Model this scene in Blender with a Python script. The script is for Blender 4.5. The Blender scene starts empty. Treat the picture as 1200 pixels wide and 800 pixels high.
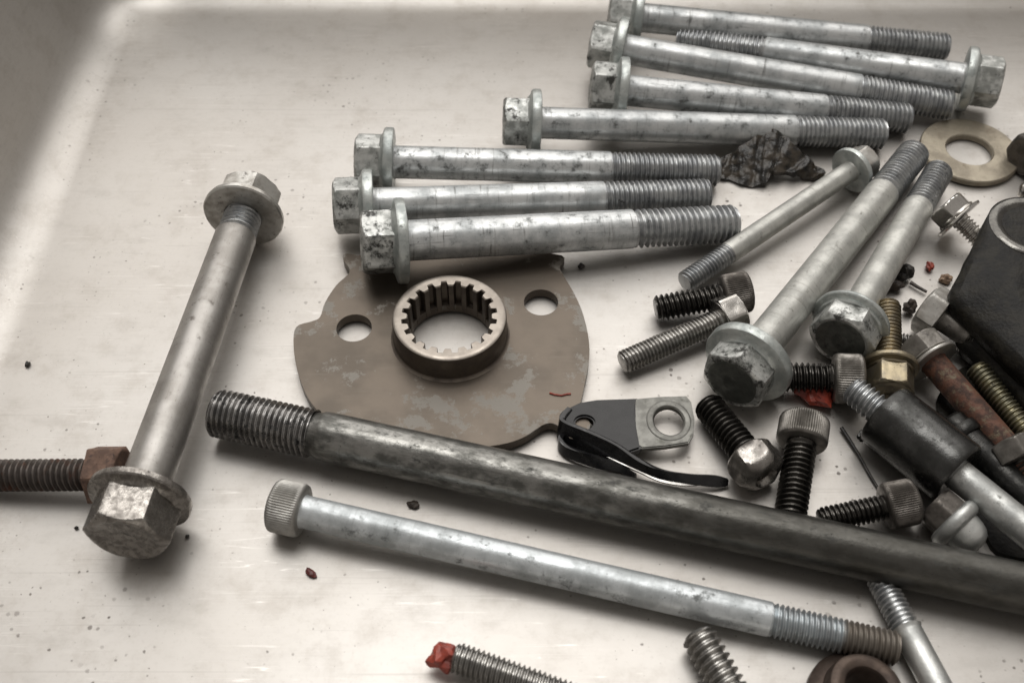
import bpy, math, random
import numpy as np
from mathutils import Vector, Quaternion, noise

# ------------------------------------------------------------------ camera, world, lamps, exposure
MM = 0.001
scene = bpy.context.scene
COL = scene.collection
cam_d = bpy.data.cameras.new('camera')
cam = bpy.data.objects.new('camera', cam_d)
COL.objects.link(cam)
cam_d.sensor_width = 36.0
cam_d.lens = 39.0
cam_d.clip_start = 0.005
cam_d.clip_end = 20.0
cam.location = (0.0, -0.16782, 0.200)
cam.rotation_euler = (math.radians(40), 0, 0)
cam_d.dof.use_dof = True
cam_d.dof.focus_distance = 0.250
cam_d.dof.aperture_fstop = 22.0
scene.camera = cam

world = bpy.data.worlds.new('World')
scene.world = world
world.use_nodes = True
bg = world.node_tree.nodes['Background']
bg.inputs['Color'].default_value = (1.0, 0.93, 0.86, 1)
bg.inputs['Strength'].default_value = 0.29


def area(name, loc, target, sx, sy, power, color):
    l = bpy.data.lights.new(name, 'AREA')
    l.shape = 'RECTANGLE'
    l.size = sx
    l.size_y = sy
    l.energy = power
    l.color = color
    o = bpy.data.objects.new(name, l)
    o.location = loc
    o.rotation_euler = (Vector(target) - Vector(loc)).to_track_quat('-Z', 'Y').to_euler()
    COL.objects.link(o)
    return o


area('ceiling_lamp', (-0.03, 0.20, 0.95), (0, 0.02, 0), 0.52, 0.36, 2.7, (1.0, 0.98, 0.95))
area('far_fill_panels', (0.06, 1.30, 1.25), (0, 0.05, 0), 2.4, 1.9, 21.5, (1.0, 0.97, 0.935))  # unseen panels added to brighten the far tray and the bolts' upper edges

scene.view_settings.view_transform = 'Standard'
scene.view_settings.look = 'None'
scene.view_settings.exposure = 0.12
scene.view_settings.gamma = 1.0
scene.render.engine = 'CYCLES'
scene.cycles.max_bounces = 8

rng = random.Random(7)


# ------------------------------------------------------------------ materials
def nt_new(name):
    m = bpy.data.materials.new(name)
    m.use_nodes = True
    nt = m.node_tree
    return m, nt, nt.nodes['Principled BSDF']


def node(nt, kind, **kw):
    n = nt.nodes.new(kind)
    for k, v in kw.items():
        setattr(n, k, v)
    return n


def ramp(nt, src, lo, hi):
    r = node(nt, 'ShaderNodeMapRange', interpolation_type='SMOOTHSTEP')
    r.inputs['From Min'].default_value = lo
    r.inputs['From Max'].default_value = hi
    nt.links.new(src, r.inputs['Value'])
    return r.outputs['Result']


def mixc(nt, fac, a, b):
    n = node(nt, 'ShaderNodeMix', data_type='RGBA')
    if isinstance(fac, float):
        n.inputs[0].default_value = fac
    else:
        nt.links.new(fac, n.inputs[0])
    for i, v in ((6, a), (7, b)):
        if isinstance(v, tuple):
            n.inputs[i].default_value = (*v, 1)
        else:
            nt.links.new(v, n.inputs[i])
    return n.outputs[2]


def mixf(nt, fac, a, b):
    n = node(nt, 'ShaderNodeMix', data_type='FLOAT')
    nt.links.new(fac, n.inputs[0])
    for i, v in ((2, a), (3, b)):
        if isinstance(v, (int, float)):
            n.inputs[i].default_value = v
        else:
            nt.links.new(v, n.inputs[i])
    return n.outputs[0]


def math_n(nt, op, a, b):
    n = node(nt, 'ShaderNodeMath', operation=op)
    for i, v in ((0, a), (1, b)):
        if isinstance(v, (int, float)):
            n.inputs[i].default_value = v
        else:
            nt.links.new(v, n.inputs[i])
    return n.outputs[0]


def coords(nt, scale=(1, 1, 1), rand=True):
    tc = node(nt, 'ShaderNodeTexCoord')
    mp = node(nt, 'ShaderNodeMapping')
    mp.inputs['Scale'].default_value = tuple(1000 * s for s in scale)
    nt.links.new(tc.outputs['Object'], mp.inputs['Vector'])
    if rand:
        oi = node(nt, 'ShaderNodeObjectInfo')
        cmb = node(nt, 'ShaderNodeCombineXYZ')
        for i, k in enumerate((37.0, 61.0, 83.0)):
            nt.links.new(math_n(nt, 'MULTIPLY', oi.outputs['Random'], k), cmb.inputs[i])
        nt.links.new(cmb.outputs[0], mp.inputs['Location'])
    return mp.outputs['Vector']


def nz(nt, vec, scale, detail=4.0, rough=0.55):
    n = node(nt, 'ShaderNodeTexNoise')
    n.inputs['Scale'].default_value = scale
    n.inputs['Detail'].default_value = detail
    n.inputs['Roughness'].default_value = rough
    nt.links.new(vec, n.inputs['Vector'])
    return n.outputs['Fac']


def metal(name, a, b, rough=(0.35, 0.5), metallic=0.9, mscale=0.22, dirt=(0.06, 0.055, 0.05), dirt_lo=0.60, dirt_hi=0.72,
          dscale=0.45, pits=0.5, bump=0.35, stretch=(1, 1, 1), grad=None, grad2=None, rings=0.0, drag=0.0):
    """mottled worn metal; a/b the two tones, dirt a grime film, grad = (x0, x1, colour, metallic, rough) along the part in mm"""
    m, nt, p = nt_new(name)
    v = coords(nt, stretch)
    n1 = ramp(nt, nz(nt, v, mscale, 7, 0.62), 0.38, 0.64)
    col = mixc(nt, n1, a, b)
    rg = mixf(nt, n1, rough[0], rough[1])
    met = metallic
    for g in (grad, grad2):
        if g:
            tc = node(nt, 'ShaderNodeTexCoord')
            sp = node(nt, 'ShaderNodeSeparateXYZ')
            nt.links.new(tc.outputs['Object'], sp.inputs[0])
            xx = math_n(nt, 'ADD', math_n(nt, 'MULTIPLY', sp.outputs[0], 1000.0),
                        math_n(nt, 'MULTIPLY', math_n(nt, 'SUBTRACT', nz(nt, v, 0.35, 5), 0.5), g[5] if len(g) > 5 else 6.0))
            gf = math_n(nt, 'MULTIPLY', ramp(nt, xx, g[0], g[1]), 0.84)
            col = mixc(nt, gf, col, g[2])
            met = mixf(nt, gf, met, g[3])
            rg = mixf(nt, gf, rg, g[4])
    oi = node(nt, 'ShaderNodeObjectInfo')
    vary = math_n(nt, 'MULTIPLY', math_n(nt, 'SUBTRACT', oi.outputs['Random'], 0.5), 0.09)
    for amt, sc_ in ((rings, (1.1, 0.10, 0.10)), (drag, (0.09, 2.4, 2.4))):
        if amt:
            mp = node(nt, 'ShaderNodeMapping')
            mp.inputs['Scale'].default_value = sc_
            nt.links.new(v, mp.inputs['Vector'])
            k = math_n(nt, 'MULTIPLY', ramp(nt, nz(nt, mp.outputs[0], 1.0, 5, 0.65), 0.54, 0.74), amt)
            k = math_n(nt, 'MULTIPLY', k, ramp(nt, nz(nt, v, 0.12, 3), 0.36, 0.62))
            col = mixc(nt, k, col, tuple(c * 1.4 for c in dirt))
    rnd2 = math_n(nt, 'FRACT', math_n(nt, 'MULTIPLY', oi.outputs['Random'], 7.31), 0.0)
    col = mixc(nt, math_n(nt, 'MULTIPLY', rnd2, 0.26), col, tuple(c * 0.5 for c in b))
    n2 = ramp(nt, math_n(nt, 'ADD', nz(nt, v, dscale, 9, 0.72), vary), dirt_lo, dirt_hi)
    col = mixc(nt, n2, col, dirt)
    met = mixf(nt, n2, met, metallic * 0.35)
    rg = mixf(nt, n2, rg, 0.62)
    fine = nz(nt, v, 2.6, 4, 0.6)
    n3 = math_n(nt, 'MULTIPLY', ramp(nt, fine, 0.64, 0.74), pits)
    col = mixc(nt, n3, col, tuple(c * 0.5 for c in dirt))
    nt.links.new(col, p.inputs['Base Color'])
    if isinstance(met, float):
        p.inputs['Metallic'].default_value = met
    else:
        nt.links.new(met, p.inputs['Metallic'])
    nt.links.new(rg, p.inputs['Roughness'])
    bp = node(nt, 'ShaderNodeBump')
    bp.inputs['Strength'].default_value = bump
    bp.inputs['Distance'].default_value = 0.00008
    hgt = math_n(nt, 'ADD', math_n(nt, 'SUBTRACT', math_n(nt, 'MULTIPLY', fine, 0.6), n3), nz(nt, v, 0.9, 5))
    nt.links.new(hgt, bp.inputs['Height'])
    nt.links.new(bp.outputs['Normal'], p.inputs['Normal'])
    return m


ZA, ZB = (0.70, 0.715, 0.715), (0.42, 0.44, 0.445)
M = {}
M['zinc'] = metal('galvanised_zinc', ZA, ZB, (0.34, 0.46), 0.66, 0.15, (0.075, 0.075, 0.07), 0.545, 0.72, 0.30, 1.0, 0.4, rings=0.9, drag=0.8)
M['zinc_b'] = metal('galvanised_zinc_dull', (0.70, 0.71, 0.69), (0.42, 0.43, 0.42), (0.4, 0.52), 0.84, 0.18, (0.10, 0.10, 0.09), 0.57, 0.74, 0.3, 0.6, 0.5)
M['zinc_y'] = metal('galvanised_zinc_warm', (0.60, 0.60, 0.565), (0.44, 0.44, 0.415), (0.4, 0.5), 0.62, 0.2, (0.13, 0.125, 0.105), 0.56, 0.74, 0.35, 1.0, 0.5, rings=0.6, drag=0.4)
M['zinc_head'] = metal('galvanised_head', (0.66, 0.67, 0.65), (0.30, 0.31, 0.295), (0.34, 0.5), 0.72, 0.3, (0.04, 0.04, 0.036), 0.51, 0.65, 0.36, 0.8, 0.7)
M['zinc_flange'] = metal('galvanised_flange', (0.60, 0.63, 0.61), (0.38, 0.41, 0.40), (0.34, 0.48), 0.68, 0.28, (0.08, 0.085, 0.075), 0.57, 0.72, 0.36, 0.9, 0.7)
M['zinc_thread'] = metal('galvanised_thread', (0.54, 0.55, 0.55), (0.32, 0.33, 0.34), (0.28, 0.4), 0.78, 0.3, (0.04, 0.04, 0.038), 0.56, 0.72, 0.5, 0.4, 0.25)
M['dark_face'] = metal('grimy_shaded_face', (0.15, 0.155, 0.14), (0.09, 0.095, 0.085), (0.45, 0.6), 0.7, 0.3, (0.03, 0.03, 0.027), 0.55, 0.7, 0.5, 1.0, 0.9)  # grime and pits; the shade of the turned-down face is in the colour too
M['pewter'] = metal('satin_pewter_shank', (0.42, 0.405, 0.385), (0.32, 0.305, 0.285), (0.40, 0.48), 0.88, 0.12, (0.13, 0.11, 0.095), 0.60, 0.8, 0.4, 0.9, 0.35, rings=0.25, drag=0.3)
M['worn_head'] = metal('worn_brown_head', (0.36, 0.34, 0.315), (0.19, 0.175, 0.16), (0.2, 0.42), 0.92, 0.7, (0.035, 0.03, 0.028), 0.56, 0.70, 0.3, 0.8, 1.0)
M['nut_zinc'] = metal('zinc_nut', (0.58, 0.57, 0.54), (0.36, 0.34, 0.31), (0.34, 0.46), 0.88, 0.25, (0.12, 0.11, 0.10), 0.58, 0.74, 0.4, 0.8, 0.6)
M['rust'] = metal('rust', (0.235, 0.145, 0.105), (0.14, 0.09, 0.07), (0.75, 0.9), 0.15, 0.35, (0.05, 0.03, 0.025), 0.56, 0.7, 0.5, 0.9, 1.6)
M['rust_thread'] = metal('rusty_thread', (0.17, 0.15, 0.14), (0.10, 0.085, 0.075), (0.42, 0.55), 0.75, 0.3, (0.10, 0.04, 0.022), 0.50, 0.66, 0.22, 0.4, 0.6)
M['rust_shank'] = metal('rusty_shank', (0.13, 0.055, 0.033), (0.055, 0.032, 0.025), (0.6, 0.8), 0.2, 0.45, (0.15, 0.12, 0.075), 0.56, 0.68, 0.4, 1.0, 2.0)
M['plate'] = metal('bronze_grey_plate', (0.165, 0.138, 0.112), (0.13, 0.11, 0.09), (0.38, 0.46), 0.75, 0.06, (0.25, 0.232, 0.205), 0.535, 0.58, 0.07, 0.5, 0.15, drag=0.15)
M['collar_top'] = metal('ground_collar_top', (0.36, 0.325, 0.285), (0.28, 0.25, 0.22), (0.32, 0.42), 0.9, 0.2, (0.2, 0.17, 0.14), 0.62, 0.8, 0.5, 0.3, 0.2)
M['collar'] = metal('dark_collar', (0.17, 0.145, 0.12), (0.12, 0.10, 0.085), (0.34, 0.46), 0.85, 0.2, (0.06, 0.05, 0.04), 0.56, 0.75, 0.4, 0.4, 0.3)
M['rod'] = metal('black_worn_rod', (0.105, 0.103, 0.092), (0.070, 0.068, 0.06), (0.30, 0.42), 0.9, 0.11, (0.035, 0.033, 0.03), 0.56, 0.75, 0.25, 0.5, 0.4, (0.6, 1, 1))
M['rod_worn'] = metal('rubbed_rod', (0.36, 0.355, 0.335), (0.12, 0.119, 0.11), (0.30, 0.44), 0.9, 0.34, (0.045, 0.045, 0.041), 0.55, 0.72, 0.5, 1.0, 0.6, (0.55, 1, 1), rings=0.7, drag=0.9,
                     grad=(45, 120, (0.058, 0.055, 0.048), 0.9, 0.36, 80.0))
M['rod_thread'] = metal('oily_rod_thread', (0.40, 0.39, 0.38), (0.22, 0.215, 0.21), (0.18, 0.30), 0.95, 0.3, (0.02, 0.02, 0.019), 0.54, 0.66, 0.4, 0.3, 0.2)
M['black'] = metal('black_oxide', (0.085, 0.08, 0.073), (0.04, 0.037, 0.033), (0.22, 0.38), 0.88, 0.35, (0.02, 0.018, 0.016), 0.56, 0.72, 0.5, 0.5, 0.4)
M['black_head'] = metal('worn_black_head', (0.17, 0.155, 0.14), (0.10, 0.09, 0.08), (0.38, 0.52), 0.8, 0.4, (0.04, 0.036, 0.03), 0.56, 0.72, 0.5, 0.8, 0.6)
M['grey_head'] = metal('grey_socket_head', (0.26, 0.245, 0.225), (0.155, 0.145, 0.13), (0.38, 0.5), 0.85, 0.4, (0.05, 0.045, 0.04), 0.57, 0.72, 0.5, 0.8, 0.6)
M['steel'] = metal('bright_steel', (0.58, 0.56, 0.53), (0.42, 0.40, 0.37), (0.20, 0.3), 0.97, 0.3, (0.10, 0.09, 0.08), 0.60, 0.75, 0.5, 0.4, 0.2)
M['chrome'] = metal('shiny_plated_steel', (0.74, 0.72, 0.69), (0.60, 0.58, 0.55), (0.12, 0.22), 0.98, 0.3, (0.08, 0.07, 0.06), 0.58, 0.74, 0.5, 0.5, 0.3)
M['steel_thread'] = metal('steel_thread', (0.42, 0.41, 0.39), (0.28, 0.27, 0.255), (0.26, 0.38), 0.95, 0.3, (0.06, 0.055, 0.05), 0.57, 0.72, 0.5, 0.4, 0.2)
M['dome'] = metal('polished_dome', (0.42, 0.40, 0.375), (0.22, 0.205, 0.19), (0.22, 0.40), 0.95, 0.25, (0.04, 0.035, 0.03), 0.58, 0.70, 0.35, 0.6, 0.8)
M['yellow'] = metal('yellow_zinc', (0.40, 0.34, 0.23), (0.26, 0.23, 0.18), (0.30, 0.44), 0.9, 0.3, (0.08, 0.06, 0.035), 0.56, 0.72, 0.4, 0.6, 0.4)
M['yellow_stud'] = metal('dull_yellow_stud', (0.33, 0.30, 0.20), (0.21, 0.20, 0.15), (0.32, 0.46), 0.9, 0.25, (0.05, 0.045, 0.03), 0.56, 0.72, 0.4, 0.4, 0.3)
M['cap_zinc'] = metal('zinc_cap_screw', (0.74, 0.78, 0.80), (0.47, 0.50, 0.51), (0.34, 0.48), 0.60, 0.17, (0.15, 0.16, 0.16), 0.54, 0.70, 0.3, 0.8, 0.5, rings=0.4, drag=0.4)
M['cap_thread'] = metal('zinc_cap_thread', (0.52, 0.56, 0.58), (0.38, 0.40, 0.41), (0.36, 0.48), 0.85, 0.3, (0.10, 0.09, 0.08), 0.60, 0.74, 0.4, 0.4, 0.3,
                        grad=(106.8, 108.3, (0.16, 0.125, 0.09), 0.6, 0.5, 2.0))
M['cap_head'] = metal('zinc_cap_head', (0.50, 0.49, 0.46), (0.36, 0.35, 0.33), (0.4, 0.52), 0.8, 0.3, (0.10, 0.09, 0.08), 0.57, 0.74, 0.4, 0.8, 0.5)
M['washer'] = metal('yellowed_washer', (0.42, 0.375, 0.295), (0.30, 0.265, 0.21), (0.38, 0.5), 0.75, 0.16, (0.17, 0.13, 0.085), 0.50, 0.72, 0.2, 1.0, 0.9, drag=0.3)
M['tab'] = metal('dull_zinc_tab', (0.24, 0.238, 0.22), (0.17, 0.168, 0.155), (0.40, 0.5), 0.85, 0.35, (0.13, 0.13, 0.11), 0.56, 0.74, 0.4, 0.7, 0.4)
M['sleeve'] = metal('black_sleeve', (0.085, 0.085, 0.083), (0.045, 0.045, 0.043), (0.22, 0.34), 0.92, 0.13, (0.02, 0.019, 0.018), 0.57, 0.75, 0.35, 0.7, 0.5, drag=0.7, rings=0.3)
M['pin'] = metal('oily_black_pin', (0.04, 0.039, 0.037), (0.02, 0.02, 0.019), (0.26, 0.42), 0.85, 0.3, (0.012, 0.011, 0.01), 0.53, 0.70, 0.4, 0.8, 0.8)
M['rust_nut'] = metal('brown_rusty_nut', (0.115, 0.085, 0.068), (0.07, 0.052, 0.043), (0.42, 0.56), 0.7, 0.3, (0.04, 0.03, 0.026), 0.56, 0.72, 0.4, 0.7, 0.6)


def plain(name, a, b, rough, spec=0.5, scale=0.5, bump=0.4, metallic=0.0, bscale=1.2):
    m, nt, p = nt_new(name)
    v = coords(nt)
    n = ramp(nt, nz(nt, v, scale, 6), 0.38, 0.64)
    nt.links.new(mixc(nt, n, a, b), p.inputs['Base Color'])
    p.inputs['Roughness'].default_value = rough
    p.inputs['Metallic'].default_value = metallic
    p.inputs['Specular IOR Level'].default_value = spec
    bp = node(nt, 'ShaderNodeBump')
    bp.inputs['Strength'].default_value = bump
    bp.inputs['Distance'].default_value = 0.0002
    nt.links.new(nz(nt, v, bscale, 6), bp.inputs['Height'])
    nt.links.new(bp.outputs['Normal'], p.inputs['Normal'])
    return m


M['dip'] = plain('black_dip_coating', (0.010, 0.010, 0.011), (0.017, 0.017, 0.018), 0.16, 0.5, 0.4, 0.15)
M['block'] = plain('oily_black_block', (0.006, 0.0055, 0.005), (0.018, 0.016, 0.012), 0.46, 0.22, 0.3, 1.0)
M['gasket'] = plain('charred_gasket', (0.012, 0.011, 0.010), (0.055, 0.044, 0.032), 0.27, 0.5, 0.35, 1.0, bscale=1.6)
M['red'] = plain('red_thread_locker', (0.36, 0.06, 0.035), (0.22, 0.04, 0.028), 0.38, 0.5, 0.5, 0.6)
M['red_dark'] = plain('dark_red_flake', (0.16, 0.025, 0.02), (0.09, 0.02, 0.017), 0.4, 0.5, 0.8, 0.6)
M['crumb'] = plain('black_crumb', (0.012, 0.011, 0.01), (0.035, 0.03, 0.025), 0.5, 0.5, 0.8, 0.8)
M['brown'] = plain('brown_crumb', (0.06, 0.045, 0.035), (0.03, 0.022, 0.018), 0.5, 0.5, 0.8, 0.8)
M['tan'] = plain('tan_flake', (0.36, 0.25, 0.17), (0.20, 0.13, 0.09), 0.5, 0.4, 0.8, 0.5)


def tray_material():
    m, nt, p = nt_new('scuffed_stainless_steel')
    v = coords(nt, rand=False)
    big = nz(nt, v, 0.011, 4)
    mid = nz(nt, v, 0.10, 8, 0.72)
    col = mixc(nt, ramp(nt, big, 0.35, 0.65), (0.565, 0.546, 0.52), (0.52, 0.496, 0.466))
    col = mixc(nt, math_n(nt, 'MULTIPLY', ramp(nt, mid, 0.46, 0.70), 0.5), col, (0.42, 0.39, 0.355))
    # dust of dark specks, denser in patches
    vor = node(nt, 'ShaderNodeTexVoronoi', voronoi_dimensions='2D')
    vor.inputs['Scale'].default_value = 0.6
    nt.links.new(v, vor.inputs['Vector'])
    sep = node(nt, 'ShaderNodeSeparateColor')
    nt.links.new(vor.outputs['Color'], sep.inputs[0])
    patch = ramp(nt, nz(nt, v, 0.035, 3), 0.42, 0.70)
    size = math_n(nt, 'MULTIPLY', math_n(nt, 'POWER', sep.outputs[0], 5.0), math_n(nt, 'ADD', math_n(nt, 'MULTIPLY', patch, 0.34), 0.05))
    sm = node(nt, 'ShaderNodeMath', operation='LESS_THAN')
    warp = math_n(nt, 'ADD', vor.outputs['Distance'], math_n(nt, 'MULTIPLY', nz(nt, v, 2.2, 4, 0.7), 0.34))
    nt.links.new(math_n(nt, 'SUBTRACT', warp, 0.155), sm.inputs[0])
    nt.links.new(size, sm.inputs[1])
    geo = node(nt, 'ShaderNodeNewGeometry')
    nsp = node(nt, 'ShaderNodeSeparateXYZ')
    nt.links.new(geo.outputs['True Normal'], nsp.inputs[0])
    lies = ramp(nt, nsp.outputs[2], 0.75, 0.95)          # grit lies on the floor, not on the walls
    speck = math_n(nt, 'MULTIPLY', math_n(nt, 'MULTIPLY', sm.outputs[0], sep.outputs[1]), lies)
    col = mixc(nt, math_n(nt, 'MULTIPLY', speck, 0.8), col, (0.12, 0.10, 0.085))
    # rubbed, streaky grey film
    mpf = node(nt, 'ShaderNodeMapping')
    mpf.inputs['Rotation'].default_value = (0, 0, 0.5)
    mpf.inputs['Scale'].default_value = (0.07, 0.16, 1)
    nt.links.new(v, mpf.inputs['Vector'])
    film = math_n(nt, 'MULTIPLY', ramp(nt, nz(nt, mpf.outputs[0], 1.0, 8, 0.7), 0.50, 0.74), 0.30)
    col = mixc(nt, film, col, (0.36, 0.34, 0.315))
    fine = ramp(nt, nz(nt, v, 0.9, 5, 0.7), 0.52, 0.75)
    col = mixc(nt, math_n(nt, 'MULTIPLY', fine, 0.22), col, (0.33, 0.30, 0.27))
    # oily smudges
    smg = math_n(nt, 'MULTIPLY', ramp(nt, nz(nt, v, 0.17, 9, 0.75), 0.62, 0.76), 0.5)
    col = mixc(nt, smg, col, (0.22, 0.19, 0.16))
    # scratches: thin lines where a stretched noise crosses its middle
    sc = None
    for ang, st in ((0.35, 0.03), (-0.8, 0.02), (1.3, 0.025), (0.05, 0.018), (-0.3, 0.03)):
        mp = node(nt, 'ShaderNodeMapping')
        mp.inputs['Rotation'].default_value = (0, 0, ang)
        mp.inputs['Scale'].default_value = (st * 0.3, 0.30, 1)
        nt.links.new(v, mp.inputs['Vector'])
        k = nz(nt, mp.outputs[0], 1.0, 2, 0.5)
        d = math_n(nt, 'ABSOLUTE', math_n(nt, 'SUBTRACT', k, 0.60), 0.0)
        s1 = math_n(nt, 'SUBTRACT', 1.0, ramp(nt, d, 0.0, 0.004))
        sc = s1 if sc is None else math_n(nt, 'MAXIMUM', sc, s1)
    scm = math_n(nt, 'MULTIPLY', sc, ramp(nt, nz(nt, v, 0.05, 2), 0.40, 0.60))
    col = mixc(nt, math_n(nt, 'MULTIPLY', scm, 0.4), col, (0.72, 0.70, 0.67))
    for ang, sx_, k_ in ((0.6, 0.012, 0.30), (-0.5, 0.010, 0.25), (1.9, 0.014, 0.25)):
        mph = node(nt, 'ShaderNodeMapping')
        mph.inputs['Rotation'].default_value = (0, 0, ang)
        mph.inputs['Scale'].default_value = (sx_, 0.9, 1)
        nt.links.new(v, mph.inputs['Vector'])
        hl = ramp(nt, nz(nt, mph.outputs[0], 1.0, 3, 0.6), 0.66, 0.72)
        col = mixc(nt, math_n(nt, 'MULTIPLY', hl, k_), col, (0.34, 0.32, 0.30))
    nt.links.new(col, p.inputs['Base Color'])
    met = math_n(nt, 'SUBTRACT', 0.84, math_n(nt, 'MULTIPLY', math_n(nt, 'MAXIMUM', speck, smg), 0.8))
    nt.links.new(met, p.inputs['Metallic'])
    rg = mixf(nt, mid, 0.43, 0.51)
    nt.links.new(math_n(nt, 'SUBTRACT', rg, math_n(nt, 'MULTIPLY', scm, 0.08)), p.inputs['Roughness'])
        # brushed grain + gentle waviness
    mp = node(nt, 'ShaderNodeMapping')
    mp.inputs['Scale'].default_value = (0.12, 6.0, 1)
    nt.links.new(v, mp.inputs['Vector'])
    grain = nz(nt, mp.outputs[0], 1.0, 4)
    hgt = math_n(nt, 'ADD', math_n(nt, 'MULTIPLY', grain, 0.35), math_n(nt, 'MULTIPLY', scm, -0.5))
    bp = node(nt, 'ShaderNodeBump')
    bp.inputs['Strength'].default_value = 0.22
    bp.inputs['Distance'].default_value = 0.00006
    nt.links.new(hgt, bp.inputs['Height'])
    nt.links.new(bp.outputs['Normal'], p.inputs['Normal'])
    return m


M['tray'] = tray_material()


# ------------------------------------------------------------------ mesh helpers (all in millimetres)
def mesh_obj(name, verts, faces, mat, parent=None, sharp=32):
    me = bpy.data.meshes.new(name)
    v = (np.asarray(verts, dtype=float) * MM).tolist()
    me.from_pydata(v, [], faces if isinstance(faces, list) else faces.tolist())
    me.materials.append(mat)
    me.polygons.foreach_set('use_smooth', np.ones(len(me.polygons), dtype=bool))
    if sharp:
        me.set_sharp_from_angle(angle=math.radians(sharp))
    me.update()
    o = bpy.data.objects.new(name, me)
    COL.objects.link(o)
    if parent is not None:
        o.parent = parent
    return o


def tag(o, label, cat, group=None):
    o['label'] = label
    o['category'] = cat
    if group:
        o['group'] = group
    return o


def rough_up(V, amp, freq, seed):
    if amp <= 0:
        return V
    out = V.copy()
    off = Vector((seed * 3.1, seed * 1.7, seed * 0.9))
    for i, p in enumerate(V):
        n = noise.noise_vector(Vector(p) * freq + off)
        out[i] = p + amp * np.array(n)
    return out


def grid_faces(nr, nc, wrap=True):
    i = np.arange(nr - 1)[:, None]
    j = np.arange(nc if wrap else nc - 1)[None, :]
    j2 = (j + 1) % nc
    a = i * nc + j
    b = i * nc + j2
    c = (i + 1) * nc + j2
    d = (i + 1) * nc + j
    return np.stack([a, b, c, d], -1).reshape(-1, 4)


def lathe(name, rows, mat, parent=None, n=72, amp=0.0, freq=0.6, seed=0, knurl=None, roll=0.0, sharp=32):
    """rows (x, r[, apothem]): round rings, or rings cut to a hexagon of that apothem. Ends with r=0 close the shape."""
    if rows[0][0] > rows[-1][0]:
        rows = rows[::-1]
    th = np.arange(n) * 2 * math.pi / n
    hexf = 1 / np.cos(((th + roll + math.pi / 6) % (math.pi / 3)) - math.pi / 6)
    vs = []
    for row in rows:
        x, r = row[0], row[1]
        rr = np.full(n, float(r))
        if len(row) > 2 and row[2]:
            rr = np.minimum(rr, row[2] * hexf)
        if knurl and len(row) > 3:
            k, dep = knurl
            ph = (np.arange(n) * k / n) % 1.0
            rr = rr - dep * np.abs(2 * ph - 1) ** 1.5
        vs.append(np.stack([np.full(n, float(x)), rr * np.cos(th), rr * np.sin(th)], -1))
    V = np.concatenate(vs)
    V = rough_up(V, amp, freq, seed)
    return mesh_obj(name, V, grid_faces(len(rows), n), mat, parent, sharp)


def thread_mesh(name, x0, x1, d, pitch, mat, parent, n=44, depth=0.61, seed=0, tip=True, run0=True, start_tip=False):
    """one true helix: mesh rows follow the ridge, so each turn is a clean crest and groove"""
    phases = np.array([-0.07, 0.07, 0.24, 0.41, 0.59, 0.76])
    prof = np.array([0, 0, 0.5, 1, 1, 0.5])
    per = len(phases)
    h = depth * pitch
    turns = int(math.ceil((x1 - x0) / pitch)) + 2
    nr = turns * per
    k = np.arange(nr + 1)
    xs = x0 - pitch + (k // per + phases[k % per]) * pitch
    pr = prof[k % per]
    rt = d / 2 - h
    V = np.zeros((nr + 1, n, 3))
    for j in range(n):
        t = j / n
        raw = xs + pitch * t
        X = np.clip(raw, x0, x1)
        R = d / 2 - h * pr
        if run0:
            f = np.clip((X - x0) / (1.2 * pitch), 0, 1)
            R = (d / 2 - 0.25 * h) * (1 - f) + R * f
        if tip:
            R = np.minimum(R, rt + (x1 - X) * 1.1)
        if start_tip:
            R = np.minimum(R, rt + (X - x0) * 1.1)
        a = 2 * math.pi * t
        V[:, j, 0], V[:, j, 1], V[:, j, 2] = X, R * math.cos(a), R * math.sin(a)
    V = V.reshape(-1, 3)
    i = np.arange(nr)[:, None]
    j = np.arange(n - 1)[None, :]
    a = i * n + j
    F = np.stack([a, a + 1, a + n + 1, a + n], -1).reshape(-1, 4)
    i = np.arange(nr - per)
    seam = np.stack([i * n + n - 1, (i + per) * n, (i + per + 1) * n, (i + 1) * n + n - 1], -1)
    F = np.concatenate([F, seam])
    # leave out faces squeezed flat against either end
    Xv = V[:, 0]
    fx = Xv[F]
    keep = (fx.max(1) - fx.min(1)) > 1e-6
    keep &= ~((fx.min(1) >= x1 - 1e-6) | (fx.max(1) <= x0 + 1e-6))
    F = F[keep].tolist()
    ends = []
    for xe, sgn in ((x0, -1), (x1, 1)):
        r = rt if (sgn > 0 and tip) or (sgn < 0 and start_tip) else (d / 2 - 0.25 * h if (sgn < 0 and run0) else rt)
        b = len(V) + len(ends)
        for rr, dx in ((r, 0.0), (r * 0.72, 0.05 * sgn), (r * 0.3, 0.12 * sgn)):
            for q in range(n):
                a = 2 * math.pi * q / n
                ends.append((xe + dx, rr * math.cos(a), rr * math.sin(a)))
        for ring in range(2):
            for q in range(n):
                q2 = (q + 1) % n
                f = [b + ring * n + q, b + ring * n + q2, b + (ring + 1) * n + q2, b + (ring + 1) * n + q]
                F.append(f if sgn > 0 else f[::-1])
        loop = [b + 2 * n + q for q in range(n)]
        F.append(loop if sgn > 0 else loop[::-1])
    V = np.concatenate([V, np.array(ends)])
    V = rough_up(V, 0.045, 1.1, seed)
    return mesh_obj(name, V, F, mat, parent, 40)


def root_at(name, A, B, roll=0.0):
    o = bpy.data.objects.new(name, None)
    o.empty_display_size = 0.004
    COL.objects.link(o)
    d = (Vector(B) - Vector(A))
    q = d.to_track_quat('X', 'Z') @ Quaternion((1, 0, 0), roll)
    o.rotation_mode = 'QUATERNION'
    o.rotation_quaternion = q
    o.location = Vector(A) * MM
    return o, d.length


_seed = [0]


def nseed():
    _seed[0] += 1
    return _seed[0] * 1.37


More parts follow.
